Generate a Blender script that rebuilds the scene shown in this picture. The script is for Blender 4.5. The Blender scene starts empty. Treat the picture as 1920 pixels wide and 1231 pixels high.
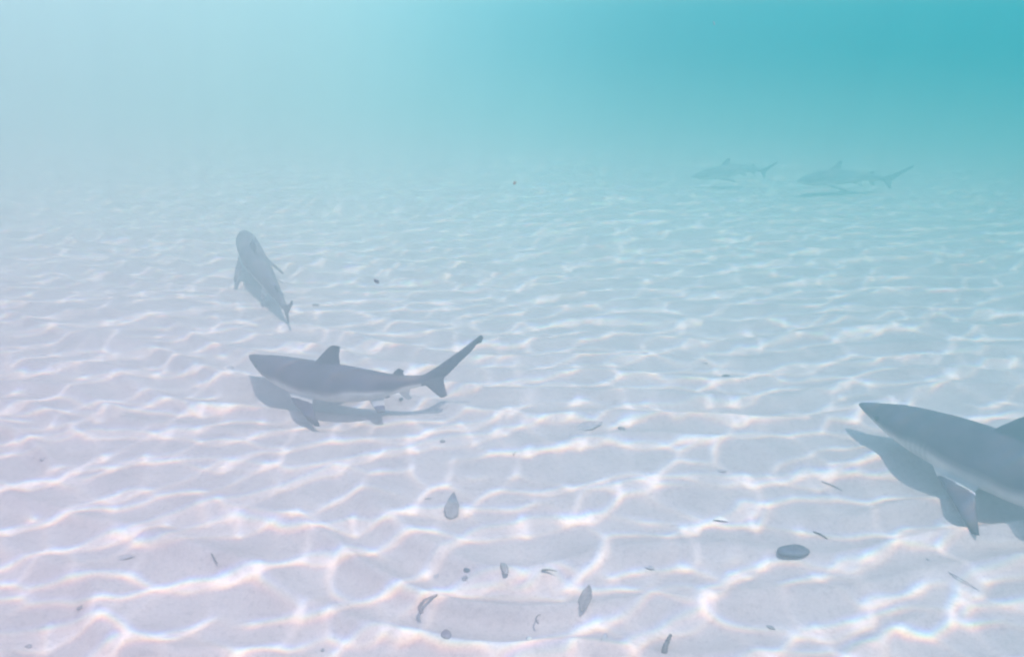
import bpy, bmesh, math, random
import numpy as np
from mathutils import Vector

S = bpy.context.scene
COL = S.collection
rng = np.random.default_rng(7)
random.seed(7)

# ------------------------------------------------------------------ camera, sky, sun, exposure
CAM_H, PITCH, FOC = 2.0, math.radians(19.8), 1598.0          # FOC in pixels of the 1920 px wide photograph
cd = bpy.data.cameras.new("camera")
cam = bpy.data.objects.new("camera", cd)
COL.objects.link(cam)
cam.location = (0, 0, CAM_H)
cam.rotation_euler = (math.radians(90) - PITCH, 0, 0)
cd.sensor_width = 36.0
cd.lens = 36.0 * FOC / 1920.0
cd.clip_start, cd.clip_end = 0.02, 1000.0
S.camera = cam

SUN = Vector((-0.20, 0.28, -1.0)).normalized()               # the way the sunlight travels
sun_el = math.asin(-SUN.z)
sun_az = math.atan2(-SUN.x, -SUN.y)                          # compass angle of the sun, from +Y towards +X
W = bpy.data.worlds.new("World")
S.world = W
W.use_nodes = True
nt = W.node_tree
nt.nodes.clear()
wo = nt.nodes.new("ShaderNodeOutputWorld")
bg = nt.nodes.new("ShaderNodeBackground")
sk = nt.nodes.new("ShaderNodeTexSky")
sk.sky_type = 'NISHITA'
sk.sun_disc = False
sk.sun_elevation = sun_el
sk.sun_rotation = sun_az
bg.inputs["Strength"].default_value = 0.15
nt.links.new(sk.outputs[0], bg.inputs["Color"])
nt.links.new(bg.outputs[0], wo.inputs["Surface"])

ld = bpy.data.lights.new("sun", 'SUN')
ld.energy = 2.2
ld.angle = math.radians(0.5)
ld.color = (1.0, 0.935, 0.90)
sun = bpy.data.objects.new("sun", ld)
COL.objects.link(sun)
sun.rotation_euler = SUN.to_track_quat('-Z', 'Y').to_euler()

S.view_settings.view_transform = 'Standard'
S.view_settings.look = 'None'
S.view_settings.exposure = 1.08
S.view_settings.gamma = 1.0
S.cycles.filter_width = 2.2
S.cycles.volume_bounces = 1
S.cycles.max_bounces = 6
S.cycles.diffuse_bounces = 2
S.cycles.transparent_max_bounces = 8
S.cycles.caustics_reflective = False
S.cycles.caustics_refractive = False
S.cycles.sample_clamp_indirect = 4.0
S.cycles.use_denoising = True
S.cycles.volume_step_rate = 1.0
S.cycles.volume_max_steps = 64

WATER_Z = 2.6
HAZE_DENSITY = 0.19


# ------------------------------------------------------------------ helpers
def link(name, me, mat=None, parent=None, smooth=True):
    o = bpy.data.objects.new(name, me)
    COL.objects.link(o)
    if mat:
        me.materials.append(mat)
    if smooth:
        me.polygons.foreach_set("use_smooth", np.ones(len(me.polygons), bool))
    if parent:
        o.parent = parent
    return o


def tag(o, label=None, cat=None, group=None, kind=None):
    if label:
        o["label"] = label
    if cat:
        o["category"] = cat
    if group:
        o["group"] = group
    if kind:
        o["kind"] = kind
    return o


def mesh_np(name, co, quads):
    me = bpy.data.meshes.new(name)
    me.vertices.add(len(co))
    me.vertices.foreach_set("co", np.asarray(co, np.float32).ravel())
    n = len(quads)
    k = quads.shape[1]
    me.loops.add(n * k)
    me.loops.foreach_set("vertex_index", np.asarray(quads, np.int32).ravel())
    me.polygons.add(n)
    me.polygons.foreach_set("loop_start", np.arange(0, n * k, k, dtype=np.int32))
    me.update(calc_edges=True)
    return me


def grid_quads(nr, nc):
    i = np.arange((nr - 1) * (nc - 1))
    r, c = i // (nc - 1), i % (nc - 1)
    a = r * nc + c
    return np.stack([a, a + 1, a + nc + 1, a + nc], 1)


def seabed_point(px, py, z=0.0):
    """world point at height z that the photograph shows at pixel px, py"""
    cx, cy = (px - 960.0) / FOC, (615.5 - py) / FOC
    c, s = math.cos(PITCH), math.sin(PITCH)
    d = np.array([cx, c + cy * s, -s + cy * c])
    t = (z - CAM_H) / d[2]
    return np.array([0, 0, CAM_H]) + d * t


def material(name):
    m = bpy.data.materials.new(name)
    m.use_nodes = True
    t = m.node_tree
    b = t.nodes["Principled BSDF"]
    return m, t, b


def N(t, kind, **kw):
    n = t.nodes.new(kind)
    for k, v in kw.items():
        setattr(n, k, v)
    return n


def ramp(t, src, stops):
    r = N(t, "ShaderNodeValToRGB")
    e = r.color_ramp.elements
    while len(e) < len(stops):
        e.new(0.5)
    for q, (p, c) in zip(e, stops):
        q.position = p
        q.color = (*c, 1)
    t.links.new(src, r.inputs[0])
    return r


def spectral(x, y, waves):
    out = np.zeros_like(x)
    for kx, ky, a, p in waves:
        out += a * np.sin(kx * x + ky * y + p)
    return out


def rand_waves(n, l0, l1, rms, seed, direction=None, spread=math.pi):
    r = np.random.default_rng(seed)
    lam = np.exp(r.uniform(math.log(l0), math.log(l1), n))
    ang = r.uniform(-spread, spread, n) + (direction or 0)
    k = 2 * np.pi / lam
    a = lam / np.sqrt((lam ** 2).sum() / 2) * rms
    return list(zip(k * np.cos(ang), k * np.sin(ang), a, r.uniform(0, 6.28, n)))


# ------------------------------------------------------------------ seabed: one rippled sand sheet to the end of sight
WARP = rand_waves(14, 0.9, 3.2, 0.085, 3)
WARP2 = rand_waves(12, 0.35, 0.9, 0.018, 4)
SWELL = rand_waves(10, 1.6, 6.0, 0.020, 5)
SMALL = rand_waves(18, 0.10, 0.30, 0.0016, 6)
AMPV = rand_waves(10, 0.8, 2.6, 0.30, 8)


def sand_height(x, y):
    bow = -0.55 * (np.sqrt((x - 0.5) ** 2 + 1.2 ** 2) - 1.2)           # crests bow away on the left and right
    w = spectral(x, y, WARP) + spectral(x, y, WARP2)
    ph = 2 * np.pi / 0.33 * (y + bow * np.where(x < 0.5, 1.0, 0.35) * 1.0 + w)
    s = 0.5 + 0.5 * np.sin(ph + 0.45 * np.sin(ph))
    amp = np.clip(0.72 + spectral(x, y, AMPV), 0.15, 1.4)
    fade = 1.0 / (1.0 + (np.maximum(np.hypot(x, y) - 16.0, 0) / 6.0) ** 2)
    q = np.maximum(0.8 * y + 0.5 * x - 8.0, 0)                       # the floor falls away into deep water, far right
    deep = -0.06 * (np.sqrt(q ** 2 + 9.0) - 3.0)
    return deep + (0.046 * amp * (s ** 1.9 - 0.36) + spectral(x, y, SMALL) + spectral(x, y, SWELL)) * fade


def build_seabed():
    ys = [-60, -40, -25, -15, -9, -6, -4, -2.5, -1.2, -0.3, 0.3, 0.7]
    y = 1.0
    while y < 58:
        ys.append(y)
        y *= 1.0062
    ys.append(60.0)
    ys = np.array(ys)
    u = np.concatenate([-np.geomspace(6, 0.9, 26), np.linspace(-0.85, 0.85, 440), np.geomspace(0.9, 6, 26)])
    wid = np.sqrt(np.clip(ys, 0, None) ** 2 + 1.0) - 0.2
    wid = np.where(ys < 0, 0.8 + 0.15 * -ys, wid)
    X = np.clip(u[None, :] * wid[:, None], -60, 60)
    Y = np.repeat(ys[:, None], len(u), 1)
    # keep clamped columns apart
    X = X + u[None, :] * 0.001
    Z = sand_height(X, Y)
    co = np.stack([X, Y, Z], -1).reshape(-1, 3)
    me = mesh_np("seabed", co, grid_quads(len(ys), len(u)))
    m, t, b = material("sand")
    tc = N(t, "ShaderNodeTexCoord")
    n1 = N(t, "ShaderNodeTexNoise"); n1.inputs["Scale"].default_value = 3.2; n1.inputs["Detail"].default_value = 6
    n2 = N(t, "ShaderNodeTexNoise"); n2.inputs["Scale"].default_value = 260; n2.inputs["Detail"].default_value = 3
    n3 = N(t, "ShaderNodeTexNoise"); n3.inputs["Scale"].default_value = 45; n3.inputs["Detail"].default_value = 5
    for n in (n1, n2, n3):
        t.links.new(tc.outputs["Object"], n.inputs["Vector"])
    r1 = ramp(t, n1.outputs[0], [(0.3, (0.66, 0.56, 0.545)), (0.7, (0.76, 0.65, 0.63))])
    r2 = ramp(t, n2.outputs[0], [(0.30, (0.82, 0.82, 0.82)), (0.62, (1.03, 1.03, 1.03))])
    r3 = ramp(t, n3.outputs[0], [(0.28, (0.86, 0.86, 0.87)), (0.5, (1.0, 1.0, 1.0))])
    mx = N(t, "ShaderNodeMix", data_type='RGBA', blend_type='MULTIPLY'); mx.inputs[0].default_value = 1
    my = N(t, "ShaderNodeMix", data_type='RGBA', blend_type='MULTIPLY'); my.inputs[0].default_value = 1
    t.links.new(r1.outputs[0], mx.inputs[6]); t.links.new(r2.outputs[0], mx.inputs[7])
    t.links.new(mx.outputs[2], my.inputs[6]); t.links.new(r3.outputs[0], my.inputs[7])
    t.links.new(my.outputs[2], b.inputs["Base Color"])
    b.inputs["Roughness"].default_value = 0.95
    b.inputs["Specular IOR Level"].default_value = 0.1
    bp = N(t, "ShaderNodeBump"); bp.inputs["Strength"].default_value = 0.5; bp.inputs["Distance"].default_value = 0.006
    t.links.new(n3.outputs[0], bp.inputs["Height"]); t.links.new(bp.outputs[0], b.inputs["Normal"])
    o = link("seabed", me, m)
    tag(o, "pale rippled sand seabed under shallow water", None, None, "structure")
    return o


build_seabed()


# ------------------------------------------------------------------ unseen water sheet: sun caustics put into its see-through colour
def focused_light(n=1280, size=12.0):
    """follow refracted sun rays from a wavy surface down to the sand; returns the light per area for red, green, blue"""
    k = np.fft.fftfreq(n, size / n) * 2 * np.pi
    KX, KY = np.meshgrid(k, k)
    K = np.hypot(KX, KY) + 1e-9
    th = np.arctan2(KY, KX)
    main = math.radians(108)                                # waves run mostly away from / towards the camera
    D = np.abs(np.cos(th - main)) ** 9 + 0.06 * np.abs(np.cos(th - main - math.radians(75))) ** 4 + 0.02
    lam = 2 * np.pi / K
    P = K ** -4.1 * np.exp(-(0.15 / lam) ** 3) * np.exp(-(lam / 0.68) ** 3) * D
    P[0, 0] = 0
    r = np.random.default_rng(21)
    H = np.sqrt(P) * (r.normal(size=(n, n)) + 1j * r.normal(size=(n, n)))
    lap = np.fft.ifft2(-K ** 2 * H).real
    H = H / lap.std()
    hx = np.fft.ifft2(1j * KX * H).real
    hy = np.fft.ifft2(1j * KY * H).real
    cell = size / n
    sub = 2
    ii = np.arange(0, n, 1 / sub)
    gx, gy = np.meshgrid(ii, ii)

    def up(a):
        return np.repeat(np.repeat(a, 1, 0), 1, 1)

    def bil(a, x, y):
        x0 = np.floor(x).astype(int); y0 = np.floor(y).astype(int)
        fx, fy = x - x0, y - y0
        x0 %= n; y0 %= n
        x1, y1 = (x0 + 1) % n, (y0 + 1) % n
        return (a[y0, x0] * (1 - fx) + a[y0, x1] * fx) * (1 - fy) + (a[y1, x0] * (1 - fx) + a[y1, x1] * fx) * fy
    sx, sy = bil(hx, gx, gy), bil(hy, gx, gy)
    out = []
    for disp in (0.965, 1.0, 1.04):
        f = FOCUS * disp
        X = gx - f * sx / cell
        Y = gy - f * sy / cell + (disp - 1.0) * 0.34 / cell
        x0 = np.floor(X).astype(int); y0 = np.floor(Y).astype(int)
        fx, fy = X - x0, Y - y0
        acc = np.zeros(n * n)
        for ox, oy, w in ((0, 0, (1 - fx) * (1 - fy)), (1, 0, fx * (1 - fy)), (0, 1, (1 - fx) * fy), (1, 1, fx * fy)):
            acc += np.bincount((((y0 + oy) % n) * n + (x0 + ox) % n).ravel(), w.ravel(), n * n)
        acc = acc.reshape(n, n) / sub ** 2
        blur = np.exp(-0.5 * (K * 0.006) ** 2)
        acc = np.fft.ifft2(np.fft.fft2(acc) * blur).real
        out.append(np.clip(acc, 0, None))
    return np.stack(out, -1), cell, bil


FOCUS = 1.5
CAUSTIC_GAIN = 0.36


def build_caustic_sheet():
    I, cell, bil = focused_light()
    n = I.shape[0]
    I = 1.0 + CAUSTIC_GAIN * (I - 1.0)
    I = np.clip(I, 0.05, 2.3)
    off = np.array([SUN.x, SUN.y]) / SUN.z * -1.0 * WATER_Z    # how far the light travels sideways on its way down
    ys = []
    y = 1.0
    while y < 24:
        ys.append(y)
        y *= 1.0048
    ys = np.array(ys)
    u = np.linspace(-1.0, 1.0, 640)
    gx = u[None, :] * (ys[:, None] + 0.6)
    gy = np.repeat(ys[:, None], len(u), 1)
    fade = np.clip((24 - gy) / 8, 0, 1)[..., None]
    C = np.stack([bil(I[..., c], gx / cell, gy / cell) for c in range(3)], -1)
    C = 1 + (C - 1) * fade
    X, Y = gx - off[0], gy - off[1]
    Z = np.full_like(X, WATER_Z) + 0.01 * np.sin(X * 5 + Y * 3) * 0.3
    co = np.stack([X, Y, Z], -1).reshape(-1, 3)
    me = mesh_np("caustic_sheet", co, grid_quads(len(ys), len(u)))
    at = me.attributes.new("painted_caustics", 'FLOAT_COLOR', 'POINT')  # traced caustic light stored as colour on an added, nearly flat sheet
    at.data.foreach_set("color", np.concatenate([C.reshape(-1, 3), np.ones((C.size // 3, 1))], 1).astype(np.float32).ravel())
    m = bpy.data.materials.new("caustic_water_sheet")
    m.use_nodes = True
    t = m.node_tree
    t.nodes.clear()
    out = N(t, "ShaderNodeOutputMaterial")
    a = N(t, "ShaderNodeAttribute"); a.attribute_name = "painted_caustics"
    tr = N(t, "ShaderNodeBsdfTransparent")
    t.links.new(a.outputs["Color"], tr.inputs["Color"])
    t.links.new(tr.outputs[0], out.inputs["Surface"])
    o = link("caustic_sheet", me, m)
    tag(o, "unseen water sheet above the sand, sun caustics painted into its colour", None, None, "structure")


build_caustic_sheet()


# ------------------------------------------------------------------ sharks
PROFILE = [  # s, half width, half height, centre height
    (0.000, 0.004, 0.004, 0.004), (0.008, 0.010, 0.008, 0.004), (0.025, 0.020, 0.015, 0.003), (0.06, 0.035, 0.028, 0.001),
    (0.10, 0.050, 0.043, 0.0), (0.15, 0.063, 0.054, 0.0), (0.21, 0.069, 0.063, 0.0), (0.28, 0.072, 0.069, 0.0),
    (0.36, 0.069, 0.070, 0.0), (0.44, 0.061, 0.064, 0.001), (0.52, 0.049, 0.053, 0.003), (0.60, 0.036, 0.041, 0.005),
    (0.67, 0.026, 0.030, 0.007), (0.73, 0.019, 0.023, 0.008), (0.775, 0.015, 0.020, 0.009), (0.805, 0.012, 0.021, 0.012),
    (0.83, 0.006, 0.015, 0.020)]


def loft(bm, rings):
    prev = None
    first = None
    for r in rings:
        vs = [bm.verts.new(p) for p in r]
        if prev:
            k = len(vs)
            for i in range(k):
                bm.faces.new((prev[i], prev[(i + 1) % k], vs[(i + 1) % k], vs[i]))
        else:
            first = vs
        prev = vs
    bm.faces.new(list(reversed(first)))
    bm.faces.new(prev)


def fin(bm, stations, thick_dir):
    """stations: (leading point, trailing point, half thickness) from root to tip; a lens-shaped foil"""
    td = np.array(thick_dir, float)
    rings = []
    for le, te, h in stations:
        le, te = np.array(le, float), np.array(te, float)
        ts = [0.0, 0.12, 0.35, 0.65, 1.0]
        hs = [0.25, 0.8, 1.0, 0.7, 0.25]
        a = [le + (te - le) * q + td * h * w for q, w in zip(ts, hs)]
        b = [le + (te - le) * q - td * h * w for q, w in zip(ts, hs)]
        rings.append([tuple(p) for p in a + b[::-1]])
    loft(bm, rings)


def make_shark_form():
    bm = bmesh.new()
    pr = np.array(PROFILE)
    s = np.concatenate([np.linspace(0, 0.06, 12)[:-1], np.linspace(0.06, 0.83, 60)])

    def sm(col):
        return np.interp(s, pr[:, 0], pr[:, col])
    rings = []
    for q, w, h, c in zip(s, sm(1), sm(2), sm(3)):
        ring = []
        for k in range(28):
            a = 2 * math.pi * k / 28
            ca, sa = math.cos(a), math.sin(a)
            e = 0.86 if sa < 0 else 1.0
            ring.append((q, w * ca * (1 - 0.12 * max(0, sa) ** 2), c + h * sa * e))
        rings.append(ring)
    loft(bm, rings)
    # first dorsal
    fin(bm, [((0.272, 0, 0.045), (0.412, 0, 0.050), 0.010), ((0.305, 0, 0.083), (0.392, 0, 0.076), 0.008),
             ((0.332, 0, 0.111), (0.392, 0, 0.102), 0.0068), ((0.352, 0, 0.128), (0.397, 0, 0.124), 0.006),
             ((0.368, 0, 0.138), (0.400, 0, 0.137), 0.005)], (0, 1, 0))
    fin(bm, [((0.35, 0, 0.052), (0.418, 0, 0.055), 0.006), ((0.39, 0, 0.070), (0.430, 0, 0.066), 0.005)], (0, 1, 0))
    # second dorsal, anal
    fin(bm, [((0.605, 0, 0.030), (0.690, 0, 0.024), 0.007), ((0.640, 0, 0.055), (0.682, 0, 0.048), 0.005),
             ((0.660, 0, 0.064), (0.692, 0, 0.054), 0.0042)], (0, 1, 0))
    fin(bm, [((0.640, 0, -0.018), (0.710, 0, -0.010), 0.007), ((0.668, 0, -0.040), (0.705, 0, -0.036), 0.005),
             ((0.690, 0, -0.054), (0.718, 0, -0.050), 0.0042)], (0, 1, 0))
    for sd in (1, -1):
        def q(x, y, z):
            return (x, sd * y, z)
        # pectoral: long, swept, hanging outwards and down
        fin(bm, [(q(0.210, 0.045, -0.030), q(0.312, 0.045, -0.030), 0.010), (q(0.246, 0.074, -0.047), q(0.320, 0.070, -0.046), 0.009),
                 (q(0.288, 0.100, -0.062), q(0.340, 0.097, -0.062), 0.0078), (q(0.330, 0.125, -0.080), q(0.366, 0.123, -0.079), 0.0068),
                 (q(0.360, 0.141, -0.091), q(0.384, 0.140, -0.090), 0.0062)], (0, sd * 0.5, 0.85))
        # pelvic
        fin(bm, [(q(0.505, 0.025, -0.035), q(0.575, 0.020, -0.030), 0.007), (q(0.528, 0.046, -0.052), q(0.580, 0.042, -0.050), 0.0055),
                 (q(0.555, 0.062, -0.066), q(0.588, 0.058, -0.064), 0.0042)], (0, sd * 0.5, 0.85))
    # caudal fin: upper lobe with notch, lower lobe
    fin(bm, [((0.740, 0, 0.022), (0.830, 0, -0.008), 0.011), ((0.790, 0, 0.034), (0.858, 0, 0.004), 0.009),
             ((0.845, 0, 0.057), (0.893, 0, 0.028), 0.0075), ((0.905, 0, 0.087), (0.938, 0, 0.063), 0.0065),
             ((0.962, 0, 0.117), (0.986, 0, 0.097), 0.0056), ((0.990, 0, 0.133), (1.006, 0, 0.117), 0.005),
             ((1.004, 0, 0.141), (1.026, 0, 0.121), 0.005), ((1.026, 0, 0.152), (1.038, 0, 0.141), 0.0045)], (0, 1, 0))
    fin(bm, [((0.770, 0, 0.004), (0.866, 0, 0.018), 0.011), ((0.800, 0, -0.022), (0.866, 0, -0.008), 0.009),
             ((0.826, 0, -0.044), (0.872, 0, -0.034), 0.0066), ((0.846, 0, -0.060), (0.878, 0, -0.056), 0.005)], (0, 1, 0))
    bmesh.ops.recalc_face_normals(bm, faces=bm.faces)
    me = bpy.data.meshes.new("shark_form")
    bm.to_mesh(me)
    bm.free()
    o = bpy.data.objects.new("shark_form", me)
    COL.objects.link(o)
    md = o.modifiers.new("r", 'REMESH'); md.mode = 'VOXEL'; md.voxel_size = 0.0034
    ms = o.modifiers.new("s", 'SMOOTH'); ms.iterations = 4; ms.factor = 0.5
    dg = bpy.context.evaluated_depsgraph_get()
    m2 = bpy.data.meshes.new_from_object(o.evaluated_get(dg))
    bpy.data.objects.remove(o)
    co = np.empty(len(m2.vertices) * 3, np.float32)
    m2.vertices.foreach_get("co", co)
    return m2, co.reshape(-1, 3).astype(float)


FORM, FCO = make_shark_form()


def sstep(a, b, x):
    t = np.clip((x - a) / (b - a), 0, 1)
    return t * t * (3 - 2 * t)


def pigment(co):
    """how dark the skin is (grey back, white belly, dusky fin tips); a marking of the skin, set in the straight body"""
    x, y, z = co.T
    pr = np.array(PROFILE)
    hh = np.interp(x, pr[:, 0], pr[:, 2]); cc = np.interp(x, pr[:, 0], pr[:, 3]); ww = np.interp(x, pr[:, 0], pr[:, 1])
    lvl = (z - cc) / np.maximum(hh, 0.012)
    wav = 0.08 * np.sin(x * 23) + 0.05 * np.sin(x * 51 + 1)
    back = sstep(-0.32, 0.16, lvl + wav)
    band = np.exp(-((x - 0.50) / 0.10) ** 2) * np.exp(-((lvl + 0.12) / 0.13) ** 2) * 0.35     # pale flank stripe
    back = np.clip(back - band, 0, 1)
    out = (np.abs(y) > ww * 1.06) & (x > 0.2) & (x < 0.62)
    back = np.where(out & (x < 0.4), 1.0, back)
    back = np.where(out & (x >= 0.4), 0.85, back)
    back = np.where((x > 0.76), np.maximum(back, 0.85), back)
    tips = np.maximum.reduce([sstep(0.108, 0.137, np.where((x > 0.3) & (x < 0.45), z, 0)),
                              sstep(0.112, 0.138, np.abs(y)),
                              sstep(0.046, 0.060, np.where((x > 0.61) & (x < 0.72), np.abs(z), 0)),
                              sstep(-0.044, -0.062, np.where((x > 0.78) & (x < 0.9), z, 0)),
                              sstep(0.985, 1.03, x)])
    gill = np.zeros_like(x)
    for g in (0.168, 0.180, 0.192, 0.204, 0.215):
        gill = np.maximum(gill, np.exp(-((x - g - 0.010 * lvl) / 0.0022) ** 2) * (np.abs(lvl) < 0.55) * (np.abs(y) > 0.5 * ww))
    return np.stack([back, np.clip(tips, 0, 1), gill], -1)


PIG = pigment(FCO)


def make_skin(name, mid, back):
    m, t, b = material(name)
    a = N(t, "ShaderNodeAttribute"); a.attribute_name = "skin_marking"
    sp = N(t, "ShaderNodeSeparateColor")
    t.links.new(a.outputs["Color"], sp.inputs[0])
    tc = N(t, "ShaderNodeTexCoord")
    n = N(t, "ShaderNodeTexNoise"); n.inputs["Scale"].default_value = 9; n.inputs["Detail"].default_value = 6
    t.links.new(tc.outputs["Object"], n.inputs["Vector"])
    base = ramp(t, sp.outputs[0], [(0.0, (0.58, 0.56, 0.56)), (0.5, mid), (1.0, back)])
    mo = ramp(t, n.outputs[0], [(0.34, (0.80, 0.80, 0.82)), (0.66, (1.22, 1.15, 1.12))])
    mx = N(t, "ShaderNodeMix", data_type='RGBA', blend_type='MULTIPLY'); mx.inputs[0].default_value = 1
    t.links.new(base.outputs[0], mx.inputs[6]); t.links.new(mo.outputs[0], mx.inputs[7])
    m2 = N(t, "ShaderNodeMix", data_type='RGBA'); m2.inputs[7].default_value = (0.045, 0.045, 0.052, 1)
    ml = N(t, "ShaderNodeMath", operation='MULTIPLY'); ml.inputs[1].default_value = 0.75
    t.links.new(sp.outputs[1], ml.inputs[0]); t.links.new(ml.outputs[0], m2.inputs[0]); t.links.new(mx.outputs[2], m2.inputs[6])
    m3 = N(t, "ShaderNodeMix", data_type='RGBA'); m3.inputs[7].default_value = (0.05, 0.05, 0.055, 1)
    ml2 = N(t, "ShaderNodeMath", operation='MULTIPLY'); ml2.inputs[1].default_value = 0.3
    t.links.new(sp.outputs[2], ml2.inputs[0]); t.links.new(ml2.outputs[0], m3.inputs[0]); t.links.new(m2.outputs[2], m3.inputs[6])
    t.links.new(m3.outputs[2], b.inputs["Base Color"])
    b.inputs["Roughness"].default_value = 0.55
    b.inputs["Specular IOR Level"].default_value = 0.25
    return m


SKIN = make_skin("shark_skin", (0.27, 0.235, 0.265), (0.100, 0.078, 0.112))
SKIN_HAZED = make_skin("hazed_shark_skin", (0.28, 0.265, 0.285), (0.19, 0.178, 0.20))  # shark skin lightened to imitate haze at middle distance
SKIN_FAR_HAZE = make_skin("far_haze_shark_skin", (0.40, 0.39, 0.41), (0.27, 0.265, 0.285))  # lightened further, haze fade of the far sharks put into the skin colour
EYE, _t, _b = material("shark_eye")
_b.inputs["Base Color"].default_value = (0.02, 0.02, 0.022, 1)
_b.inputs["Roughness"].default_value = 0.2


def make_shark(label, spine, roll=0.0, eyes=True, length=None, skin=None):
    """spine: (s, px, py, height) from the nose to the tail"""
    ss = np.array([q[0] for q in spine])
    P = np.array([seabed_point(px, py, z) for _, px, py, z in spine])
    # smooth cubic through the points
    tt = np.linspace(-0.02, 1.06, 241)

    def hermite(v):
        d = np.gradient(v, ss)
        i = np.clip(np.searchsorted(ss, tt) - 1, 0, len(ss) - 2)
        h = ss[i + 1] - ss[i]
        q = (tt - ss[i]) / h
        q2, q3 = q * q, q * q * q
        res = (2 * q3 - 3 * q2 + 1) * v[i] + (q3 - 2 * q2 + q) * h * d[i] + (-2 * q3 + 3 * q2) * v[i + 1] + (q3 - q2) * h * d[i + 1]
        lo, hi = tt < ss[0], tt > ss[-1]
        res[lo] = v[0] + (tt[lo] - ss[0]) * d[0]
        res[hi] = v[-1] + (tt[hi] - ss[-1]) * d[-1]
        return res
    C = np.stack([hermite(P[:, k]) for k in range(3)], 1)
    for _ in range(60):
        C[1:-1] = 0.25 * C[:-2] + 0.5 * C[1:-1] + 0.25 * C[2:]
    T = np.gradient(C, axis=0)
    seg = np.linalg.norm(T, axis=1, keepdims=True)
    L = length or float(seg.sum() / 1.08 * 1.0)
    # even out the spacing so that no stretch of the body is pulled long
    cum = np.concatenate([[0], np.cumsum(np.linalg.norm(np.diff(C, axis=0), axis=1))])
    T = T / seg
    up = np.array([0, 0, 1.0])
    side = np.cross(np.repeat(up[None], len(T), 0), T)
    side /= np.linalg.norm(side, axis=1, keepdims=True)
    upv = np.cross(T, side)
    cr, sr = math.cos(roll), math.sin(roll)
    side, upv = side * cr + upv * sr, upv * cr - side * sr

    def place(co):
        x = co[:, 0]
        g = lambda A: np.stack([np.interp(x, tt, A[:, k]) for k in range(3)], 1)
        return g(C) + g(side) * co[:, 1:2] * L + g(upv) * co[:, 2:3] * L
    me = FORM.copy()
    w = place(FCO)
    org = place(np.array([[0.4, 0, 0]]))[0]
    me.vertices.foreach_set("co", (w - org).astype(np.float32).ravel())
    at = me.attributes.new("skin_marking", 'FLOAT_COLOR', 'POINT')
    at.data.foreach_set("color", np.concatenate([PIG, np.ones((len(PIG), 1))], 1).astype(np.float32).ravel())
    me.update()
    o = link("shark", me, skin or SKIN)
    o.location = org
    tag(o, label, "shark")
    if eyes:
        for sd in (1, -1):
            e = bmesh.new()
            bmesh.ops.create_uvsphere(e, u_segments=16, v_segments=10, radius=0.0068)
            ec = np.array([v.co for v in e.verts])
            ec[:, 1] *= 0.6
            ec = ec + np.array([0.078, sd * 0.0405, 0.004])
            for v, p in zip(e.verts, place(ec) - org):
                v.co = p
            em = bpy.data.meshes.new("eye")
            e.to_mesh(em); e.free()
            link("eye", em, EYE, o)
    print("SHARK", label[:40], "length", round(L, 2), "z", w[:, 2].min().round(3), w[:, 2].max().round(3), "y", w[:, 1].min().round(2), w[:, 1].max().round(2))
    return o


make_shark("whole grey shark seen side on just above the sand, tail raised to the right",
           [(0, 468, 668, .15), (.12, 518, 691, .175), (.25, 575, 710, .19), (.40, 645, 721, .20), (.55, 712, 725, .20),
            (.66, 750, 723, .205), (.78, 796, 718, .21), (1.0, 893, 707, .215)])
make_shark("large grey shark cut off by the right edge, only its front half showing",
           [(0, 1611, 760, .13), (.08, 1672, 784, .15), (.16, 1737, 813, .175), (.24, 1803, 841, .20), (.36, 1915, 888, .21), (.5, 2060, 950, .22),
            (.7, 2300, 1030, .23), (1.0, 2640, 1110, .25)])
make_shark("hazy shark swimming away near the left, seen from behind with its tail towards us",
           [(0, 457, 434, .24), (.1, 459, 444, .24), (.2, 464, 458, .235), (.3, 473, 478, .22), (.45, 492, 510, .19), (.6, 513, 543, .15), (.76, 532, 575, .11), (1.0, 549, 606, .05)], roll=0.06, length=1.35, skin=SKIN_HAZED)
make_shark("faint distant shark with dorsal fin and pectoral fin showing, right one of the far pair",
           [(0, 1494, 340, .12), (.12, 1517, 338, .12), (.25, 1544, 335, .12), (.45, 1588, 332, .12), (.6, 1620, 333, .11), (.76, 1652, 337, .09), (1.0, 1698, 343, .06)], eyes=False, skin=SKIN_FAR_HAZE)
make_shark("faintest distant shark, almost lost in the haze, left one of the far pair",
           [(0, 1294, 332, .10), (.12, 1316, 329, .11), (.25, 1341, 325, .13), (.45, 1378, 319, .15), (.6, 1402, 318, .15), (.76, 1424, 321, .14), (1.0, 1450, 328, .12)], eyes=False, skin=SKIN_FAR_HAZE)


# ------------------------------------------------------------------ small things lying on the sand
def debris_material(name, c0, c1, scale=60, rough=0.8):
    m, t, b = material(name)
    tc = N(t, "ShaderNodeTexCoord")
    n = N(t, "ShaderNodeTexNoise"); n.inputs["Scale"].default_value = scale; n.inputs["Detail"].default_value = 5
    t.links.new(tc.outputs["Object"], n.inputs["Vector"])
    r = ramp(t, n.outputs[0], [(0.32, c0), (0.68, c1)])
    t.links.new(r.outputs[0], b.inputs["Base Color"])
    b.inputs["Roughness"].default_value = rough
    b.inputs["Specular IOR Level"].default_value = 0.12
    bp = N(t, "ShaderNodeBump"); bp.inputs["Strength"].default_value = 0.4; bp.inputs["Distance"].default_value = 0.003
    t.links.new(n.outputs[0], bp.inputs["Height"]); t.links.new(bp.outputs[0], b.inputs["Normal"])
    return m


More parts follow.
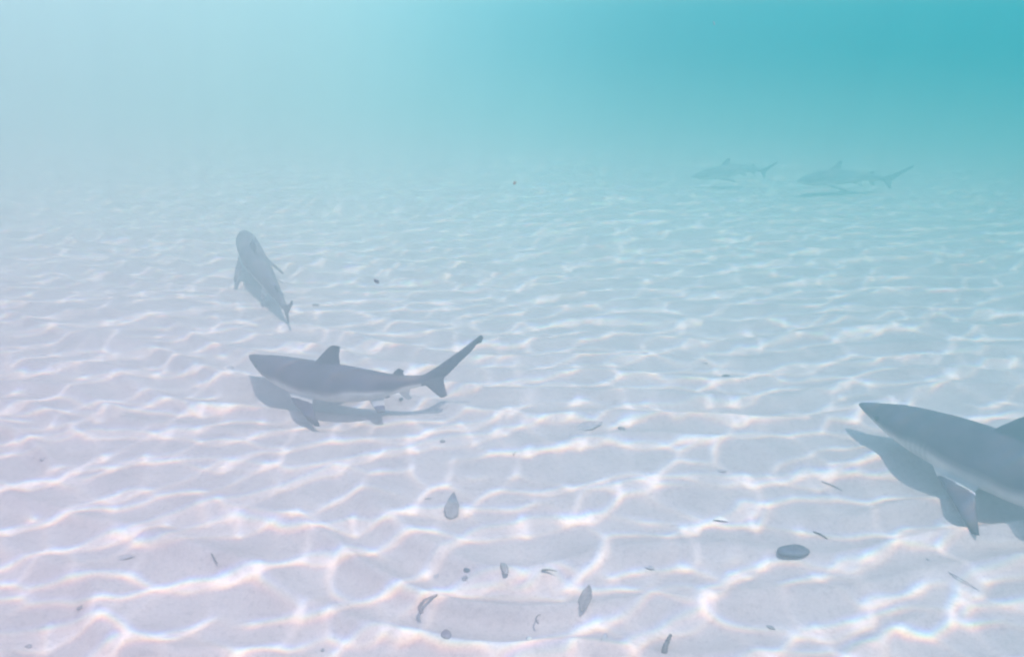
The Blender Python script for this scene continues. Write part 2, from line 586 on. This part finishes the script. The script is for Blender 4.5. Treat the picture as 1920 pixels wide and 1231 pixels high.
M_LEAF = debris_material("grey_leaf", (0.23, 0.21, 0.23), (0.33, 0.305, 0.325))
M_LEAF_B = debris_material("brown_leaf", (0.28, 0.24, 0.245), (0.43, 0.375, 0.37))
M_STONE = debris_material("dark_stone", (0.12, 0.12, 0.145), (0.21, 0.21, 0.235), 40)
M_PEBBLE = debris_material("pebble", (0.26, 0.24, 0.25), (0.40, 0.365, 0.37), 90)
M_FAINT = debris_material("sandy_pebble", (0.44, 0.395, 0.41), (0.55, 0.50, 0.51), 90)
M_TWIG = debris_material("twig", (0.15, 0.135, 0.14), (0.28, 0.25, 0.25), 70)
M_WEED = debris_material("dead_weed", (0.24, 0.185, 0.195), (0.36, 0.29, 0.30), 70)
M_SHELL = debris_material("white_shell", (0.74, 0.68, 0.60), (0.86, 0.82, 0.76), 50, 0.4)


def on_sand(px, py):
    p = seabed_point(px, py, 0.0)
    for _ in range(4):
        p = seabed_point(px, py, float(sand_height(np.array([p[0]]), np.array([p[1]]))[0]))
    return p


def px_size(p):
    return float(np.linalg.norm(p - np.array([0, 0, CAM_H]))) / FOC


def finish(name, co, faces, mat, loc, label, cat, group=None):
    me = bpy.data.meshes.new(name)
    me.from_pydata([tuple(c) for c in co], [], faces)
    bm = bmesh.new(); bm.from_mesh(me)
    bmesh.ops.recalc_face_normals(bm, faces=bm.faces)
    bm.to_mesh(me); bm.free()
    o = link(name, me, mat)
    o.location = loc
    return tag(o, label, cat, group)


def sheet(rows, thick):
    """a thin closed sheet from a grid of points"""
    g = np.array(rows)
    nr, nc = g.shape[:2]
    du = np.gradient(g, axis=0); dv = np.gradient(g, axis=1)
    nn = np.cross(du, dv); nn /= np.linalg.norm(nn, axis=-1, keepdims=True) + 1e-12
    a = (g + nn * thick / 2).reshape(-1, 3); b = (g - nn * thick / 2).reshape(-1, 3)
    q = grid_quads(nr, nc).tolist()
    k = nr * nc
    f = q + [[v + k for v in r[::-1]] for r in q]
    edge = [r * nc for r in range(nr)] + [(nr - 1) * nc + c for c in range(1, nc)] + [r * nc + nc - 1 for r in range(nr - 2, -1, -1)] + [c for c in range(nc - 2, 0, -1)]
    for i in range(len(edge)):
        p, r = edge[i], edge[(i + 1) % len(edge)]
        f.append([p, r, r + k, p + k])
    return np.concatenate([a, b]), f


def rot(co, yaw, tilt=0.0, roll=0.0):
    co = np.array(co, float)
    c, s = math.cos(roll), math.sin(roll)
    co = co @ np.array([[1, 0, 0], [0, c, -s], [0, s, c]]).T
    c, s = math.cos(tilt), math.sin(tilt)
    co = co @ np.array([[c, 0, -s], [0, 1, 0], [s, 0, c]]).T
    c, s = math.cos(yaw), math.sin(yaw)
    return co @ np.array([[c, -s, 0], [s, c, 0], [0, 0, 1]]).T


def leaf(px, py, ln, wd, yaw, tilt, roll, label, mat=None, round_end=0.62, lift=0.0, cat="leaf"):
    """blade along +x from the tip (x=0) to the round end"""
    p = on_sand(px, py)
    rows = []
    for i in range(17):
        t = i / 16
        w = (math.sin(math.pi * t ** round_end) ** 0.85 if 0 < t < 1 else 0) * wd / 2 + 0.0008
        row = []
        for j in range(9):
            v = -1 + 2 * j / 8
            z = 0.10 * wd * v * v * math.sin(t * 2.6) + 0.012 * wd * math.sin(9 * t + 3 * v) - 0.04 * wd * (1 - abs(v)) ** 4
            row.append(((t - 0.5) * ln, v * w * (1 + 0.06 * math.sin(17 * t + v)), z + 0.08 * ln * (t - 0.4) ** 2))
        rows.append(row)
    co, f = sheet(rows, 0.0022)
    co = rot(co, yaw, tilt, roll)
    co[:, 2] += -co[:, 2].min() - 0.002 + lift
    return finish("leaf" if cat == "leaf" else "leaf_scrap", co, f, mat or M_LEAF, p, label, cat)


def stone(px, py, a, b, h, yaw, label, mat=None, name="pebble", cat="pebble", seed=1, rough=1.0):
    p = on_sand(px, py)
    bm = bmesh.new()
    bmesh.ops.create_icosphere(bm, subdivisions=3, radius=1)
    co = np.array([v.co for v in bm.verts])
    f = [[v.index for v in q.verts] for q in bm.faces]
    bm.free()
    w3 = np.random.default_rng(seed)
    for s, am in ((1.6, 0.12), (3.1, 0.07), (6.0, 0.03)):
        k = w3.normal(size=(4, 3)) * s
        ph = w3.uniform(0, 6.28, 4)
        co = co * (1 + rough * am * np.sin(co @ k.T + ph).mean(1, keepdims=True) * 2)
    co = rot(co * np.array([a, b, h]), yaw)
    co[:, 2] += h * 0.3
    return finish(name, co, f, mat or M_PEBBLE, p, label, cat)


def tube_thing(px, py, pts, r0, r1, yaw, label, mat=None, name="twig", cat="twig", flat=1.0):
    """a bent, tapering rod through pts (metres, x along); yaw turns it on the sand"""
    p = on_sand(px, py)
    P = np.array(pts, float)
    k = np.linspace(0, len(P) - 1, 22)
    P = np.stack([np.interp(k, np.arange(len(P)), P[:, c]) for c in range(3)], 1)
    for _ in range(3):
        P[1:-1] = 0.25 * P[:-2] + 0.5 * P[1:-1] + 0.25 * P[2:]
    T = np.gradient(P, axis=0); T /= np.linalg.norm(T, axis=1, keepdims=True)
    sd = np.cross(np.array([0, 0, 1.0]), T); sd /= np.linalg.norm(sd, axis=1, keepdims=True) + 1e-9
    upv = np.cross(T, sd)
    co, f = [], []
    n = 8
    for i in range(len(P)):
        r = r0 + (r1 - r0) * i / (len(P) - 1)
        r *= 1 + 0.18 * math.sin(i * 1.9)
        if i in (0, len(P) - 1):
            r *= 0.5
        for j in range(n):
            a = 2 * math.pi * j / n
            co.append(P[i] + sd[i] * r * math.cos(a) + upv[i] * r * flat * math.sin(a))
    for i in range(len(P) - 1):
        for j in range(n):
            f.append([i * n + j, i * n + (j + 1) % n, (i + 1) * n + (j + 1) % n, (i + 1) * n + j])
    f.append(list(range(n))[::-1]); f.append([(len(P) - 1) * n + j for j in range(n)])
    co = rot(co, yaw)
    co[:, 2] += -co[:, 2].min() - r1 * 0.4
    return finish(name, co, f, mat or M_TWIG, p, label, cat)


def shell(px, py, r, yaw, label):
    p = on_sand(px, py)
    rows = []
    for i in range(15):
        t = i / 14
        row = []
        for j in range(37):
            a = math.radians(-78 + 156 * j / 36)
            rr = r * (0.04 + 0.96 * t) * (1 + 0.035 * math.cos(j * math.pi / 1.5) * t)
            z = 0.50 * r * math.sqrt(max(0, 1 - (t * 0.96) ** 2)) + 0.02 * r * math.cos(j * math.pi / 1.5) * t
            row.append((rr * math.cos(a) - 0.4 * r, rr * math.sin(a) * 0.9, z))
        rows.append(row)
    co, f = sheet(rows, 0.002)
    co = rot(co, yaw, 0.12)
    co[:, 2] += -co[:, 2].min() - 0.003
    return finish("seashell", co, f, M_SHELL, p, label, "seashell")


R = math.radians
leaf(848, 955, .150, .062, R(88), R(16), R(6), "grey teardrop leaf lying tip towards the viewer on pale sand")
leaf(1098, 1127, .120, .046, R(72), R(14), R(-14), "small brownish diamond leaf low on the sand right of centre", M_LEAF_B, 1.0)
stone(1487, 1035, .066, .036, .020, R(2), "smooth dark oval stone half sunk in sand on the right", M_STONE, "stone", "stone", 3, 0.35)
shell(1352, 975, .038, R(75), "small white seashell lying on sand left of the oval stone")
tube_thing(1538, 1004, [(-.034, 0, 0), (0, .003, .004), (.034, 0, .0)], .0042, .0025, R(-52), "short dark twig just above the oval stone")
tube_thing(398, 1044, [(-.062, 0, 0), (-.02, .004, .006), (.03, -.002, .008), (.062, 0, .002)], .0038, .0018, R(-52), "thin bent twig lying alone on sand at lower left")
tube_thing(1790, 1082, [(-.13, .008, 0), (-.05, -.004, .006), (.04, .003, .008), (.13, 0, .0)], .0032, .0016, R(-62), "long thin twig on sand below the large shark's pectoral fin", M_FAINT)
tube_thing(1251, 1214, [(-.045, 0, 0), (-.01, .004, .01), (.045, .0, .014)], .011, .006, R(66), "stubby dark stick at the bottom edge of the picture", M_TWIG)
stone(875, 1070, .0125, .010, .010, 0, "small dark round pebble on sand below the teardrop leaf", M_STONE, seed=5)
stone(946, 1067, .014, .034, .010, R(14), "oblong grey pebble right of the small dark round pebble", M_PEBBLE, seed=6)
tube_thing(800, 1130, [(-.060, -.012, 0), (-.03, .012, .001), (.01, .016, .001), (.060, -.012, .0)], .0085, .005, R(66), "curled reddish strand of dead weed at lower centre", M_WEED, "seaweed", "seaweed", .35)
stone(404, 765, .028, .020, .017, R(-12), "dark grey pebble on sand left of the near shark's pectoral fin", M_PEBBLE, seed=8)
tube_thing(1011, 1160, [(-.026, 0, 0), (-.008, .012, .0), (.016, .010, .0), (.026, -.004, .0)], .0035, .002, R(82), "tiny dark hooked scrap of weed at lower centre", M_WEED, "seaweed", "seaweed", .5)
stone(837, 1190, .019, .022, .012, R(30), "lumpy brown grey pebble near the bottom edge left of centre", M_WEED, seed=9)
stone(752, 748, .013, .011, .008, 0, "tiny dark pebble on sand under the near shark's tail", M_STONE, seed=10)
leaf(1105, 800, .150, .075, R(20), R(4), R(5), "flat mottled grey leaf partly covered in sand mid right", M_FAINT, .8)
stone(1165, 804, .017, .018, .009, R(20), "small grey pebble right beside the mottled sandy leaf", M_PEBBLE, seed=11)
leaf(1361, 705, .050, .030, R(-15), R(8), 0, "tiny dark leaf scrap on sand in the middle distance on the right", M_TWIG, .8, 0, "leaf scrap")
leaf(1318, 680, .060, .032, R(-30), R(5), 0, "faint grey leaf scrap behind the tiny dark one on the right", M_FAINT, .8, 0, "leaf scrap")
stone(830, 828, .013, .011, .008, 0, "tiny grey pebble between the near shark and the teardrop leaf", M_PEBBLE, seed=12)
tube_thing(966, 850, [(-.022, 0, 0), (0, .004, .002), (.022, 0, 0)], .004, .002, R(70), "tiny grey twig on sand up and right of the teardrop leaf", M_FAINT)
tube_thing(803, 935, [(-.014, 0, 0), (.014, 0, 0)], .004, .003, R(10), "tiny twig bit just left of the teardrop leaf's round end", M_FAINT)
stone(693, 1070, .006, .006, .005, 0, "tiny dark grain of stone on bare sand at lower centre left", M_STONE, seed=13)
leaf(818, 1080, .026, .016, R(60), R(10), 0, "tiny grey leaf scrap left of the small dark round pebble", M_FAINT, .8, 0, "leaf scrap")
tube_thing(1030, 1071, [(-.030, 0, 0), (0, .003, .003), (.030, 0, 0)], .0045, .0015, R(-8), "short dark twig lying level right of the oblong pebble")
leaf(1217, 1064, .050, .020, R(-38), R(8), 0, "small grey leaf scrap on sand between the diamond leaf and the oval stone", M_FAINT, .8, 0, "leaf scrap")
leaf(1134, 1198, .044, .020, R(75), R(12), 0, "small grey leaf scrap straight below the diamond leaf", M_FAINT, .9, 0, "leaf scrap")
stone(992, 1198, .010, .013, .007, 0, "small grey pebble on the bottom edge below the hooked weed", M_FAINT, seed=14)
tube_thing(1560, 912, [(-.055, 0, 0), (0, .006, .003), (.055, 0, 0)], .005, .002, R(-52), "faint grey twig on sand left of the large shark's shadow", M_FAINT)
leaf(1351, 883, .066, .024, R(-8), R(5), 0, "faint flat leaf scrap on sand above the white seashell", M_FAINT, .9, 0, "leaf scrap")
stone(431, 690, .026, .021, .010, 0, "pale grey pebble on sand in front of the near shark's snout", M_FAINT, seed=15)
stone(517, 775, .022, .018, .010, 0, "pale reddish pebble on sand below the near shark's head", M_FAINT, seed=16)
tube_thing(592, 573, [(-.024, 0, 0), (.024, 0, 0)], .009, .006, R(5), "faint grey twig on sand right of the tail of the hazy shark", M_PEBBLE)
stone(80, 861, .013, .012, .008, 0, "tiny grey pebble on sand at the left edge, higher one", M_FAINT, seed=17)
leaf(153, 1138, .034, .015, R(25), R(8), 0, "tiny grey leaf scrap on sand at lower left below the bent twig", M_PEBBLE, .9, 0, "leaf scrap")
stone(54, 1212, .012, .009, .007, R(20), "tiny grey pebble in the bottom left corner", M_PEBBLE, seed=18)
stone(605, 1219, .007, .010, .006, 0, "tiny grey pebble at the bottom edge in the left half", M_PEBBLE, seed=19)
leaf(1445, 1176, .036, .015, R(-50), R(8), 0, "tiny grey leaf scrap on sand below the oval stone", M_PEBBLE, .9, 0, "leaf scrap")
leaf(231, 1046, .085, .030, R(12), R(4), R(3), "pale grey leaf half sunk in sand left of the bent twig", M_FAINT, .8)


def drifting(px, py, dist, r, label, mat, seed):
    """a bit of weed hanging in the water"""
    q = seabed_point(px, py, 0.0) if py > 60 else None
    d = seabed_point(px, max(py, 60), 0.0) - np.array([0, 0, CAM_H])
    if q is None:
        d = seabed_point(px, 60, 0.0) - np.array([0, 0, CAM_H]); d /= np.linalg.norm(d)
        d = d + np.array([0, math.sin(PITCH), math.cos(PITCH)]) * (60 - py) / FOC
    d /= np.linalg.norm(d)
    rows = [[(r * u, r * 0.7 * v * (1 - 0.5 * u * u), 0.25 * r * math.sin(3 * u + 2 * v)) for v in np.linspace(-1, 1, 6)] for u in np.linspace(-1, 1, 9)]
    co, f = sheet(rows, r * 0.3)
    return finish("seaweed", rot(co, seed, 0.9, 0.5), f, mat, np.array([0, 0, CAM_H]) + d * dist, label, "seaweed")


drifting(965, 343, 2.0, .0042, "tiny dark scrap of weed drifting in the water above centre", M_STONE, 1)
drifting(1339, 45, 1.8, .0032, "tiny dark scrap of weed drifting high in the turquoise water", M_STONE, 2)
drifting(706, 527, 2.2, .0075, "grey scrap of weed drifting between the hazy and the near shark", M_PEBBLE, 4)


# ------------------------------------------------------------------ haze: the milky sea water
def build_haze():
    bm = bmesh.new()
    bmesh.ops.create_cube(bm, size=1)
    me = bpy.data.meshes.new("haze")
    zlo, zhi = -7.2, 2.45
    for v in bm.verts:
        v.co = (v.co.x * 140, v.co.y * 140, zlo if v.co.z < 0 else zhi)
    bm.to_mesh(me); bm.free()
    m = bpy.data.materials.new("sea_water")
    m.use_nodes = True
    t = m.node_tree
    t.nodes.clear()
    out = N(t, "ShaderNodeOutputMaterial")
    v = N(t, "ShaderNodeVolumePrincipled")
    v.inputs["Density"].default_value = HAZE_DENSITY
    v.inputs["Anisotropy"].default_value = 0.0
    v.inputs["Absorption Color"].default_value = (0, 0, 0, 1)
    # haze gradient painted into the colour: lavender near, pale left, turquoise right; even density
    g = N(t, "ShaderNodeNewGeometry")

    def along(direction, lo, hi):
        d = N(t, "ShaderNodeVectorMath", operation='DOT_PRODUCT'); d.inputs[1].default_value = direction
        t.links.new(g.outputs["Position"], d.inputs[0])
        mr = N(t, "ShaderNodeMapRange", interpolation_type='SMOOTHSTEP')
        mr.inputs["From Min"].default_value = lo
        mr.inputs["From Max"].default_value = hi
        t.links.new(d.outputs["Value"], mr.inputs["Value"])
        return mr.outputs[0]
    mx = N(t, "ShaderNodeMix", data_type='RGBA')
    mx.inputs[6].default_value = (0.56, 0.50, 0.565, 1)
    mx.inputs[7].default_value = (0.52, 0.90, 0.76, 1)
    t.links.new(along((0, 1, 0), 1.5, 9.0), mx.inputs[0])
    my = N(t, "ShaderNodeMix", data_type='RGBA')
    t.links.new(mx.outputs[2], my.inputs[6])
    mz = N(t, "ShaderNodeMix", data_type='RGBA')
    mz.inputs[6].default_value = (0.07, 0.66, 0.62, 1)
    mz.inputs[7].default_value = (0.001, 0.42, 0.40, 1)
    t.links.new(along((0.9, 0.10, 0), -0.4, 3.4), mz.inputs[0])
    t.links.new(mz.outputs[2], my.inputs[7])
    hi = N(t, "ShaderNodeMath", operation='MULTIPLY_ADD'); hi.inputs[1].default_value = 0.75; hi.inputs[2].default_value = 0.25
    t.links.new(along((0, 0, 1), 0.2, 1.8), hi.inputs[0])            # less turquoise tint towards the floor
    tm = N(t, "ShaderNodeMath", operation='MULTIPLY')
    t.links.new(along((0.9, 0.10, 0), -2.0, 2.6), tm.inputs[0]); t.links.new(hi.outputs[0], tm.inputs[1])
    t.links.new(tm.outputs[0], my.inputs[0])
    t.links.new(my.outputs[2], v.inputs["Color"])
    t.links.new(v.outputs[0], out.inputs["Volume"])
    o = link("haze", me, m, smooth=False)
    tag(o, "milky blue sea water that fades the distance", None, None, "stuff")


build_haze()
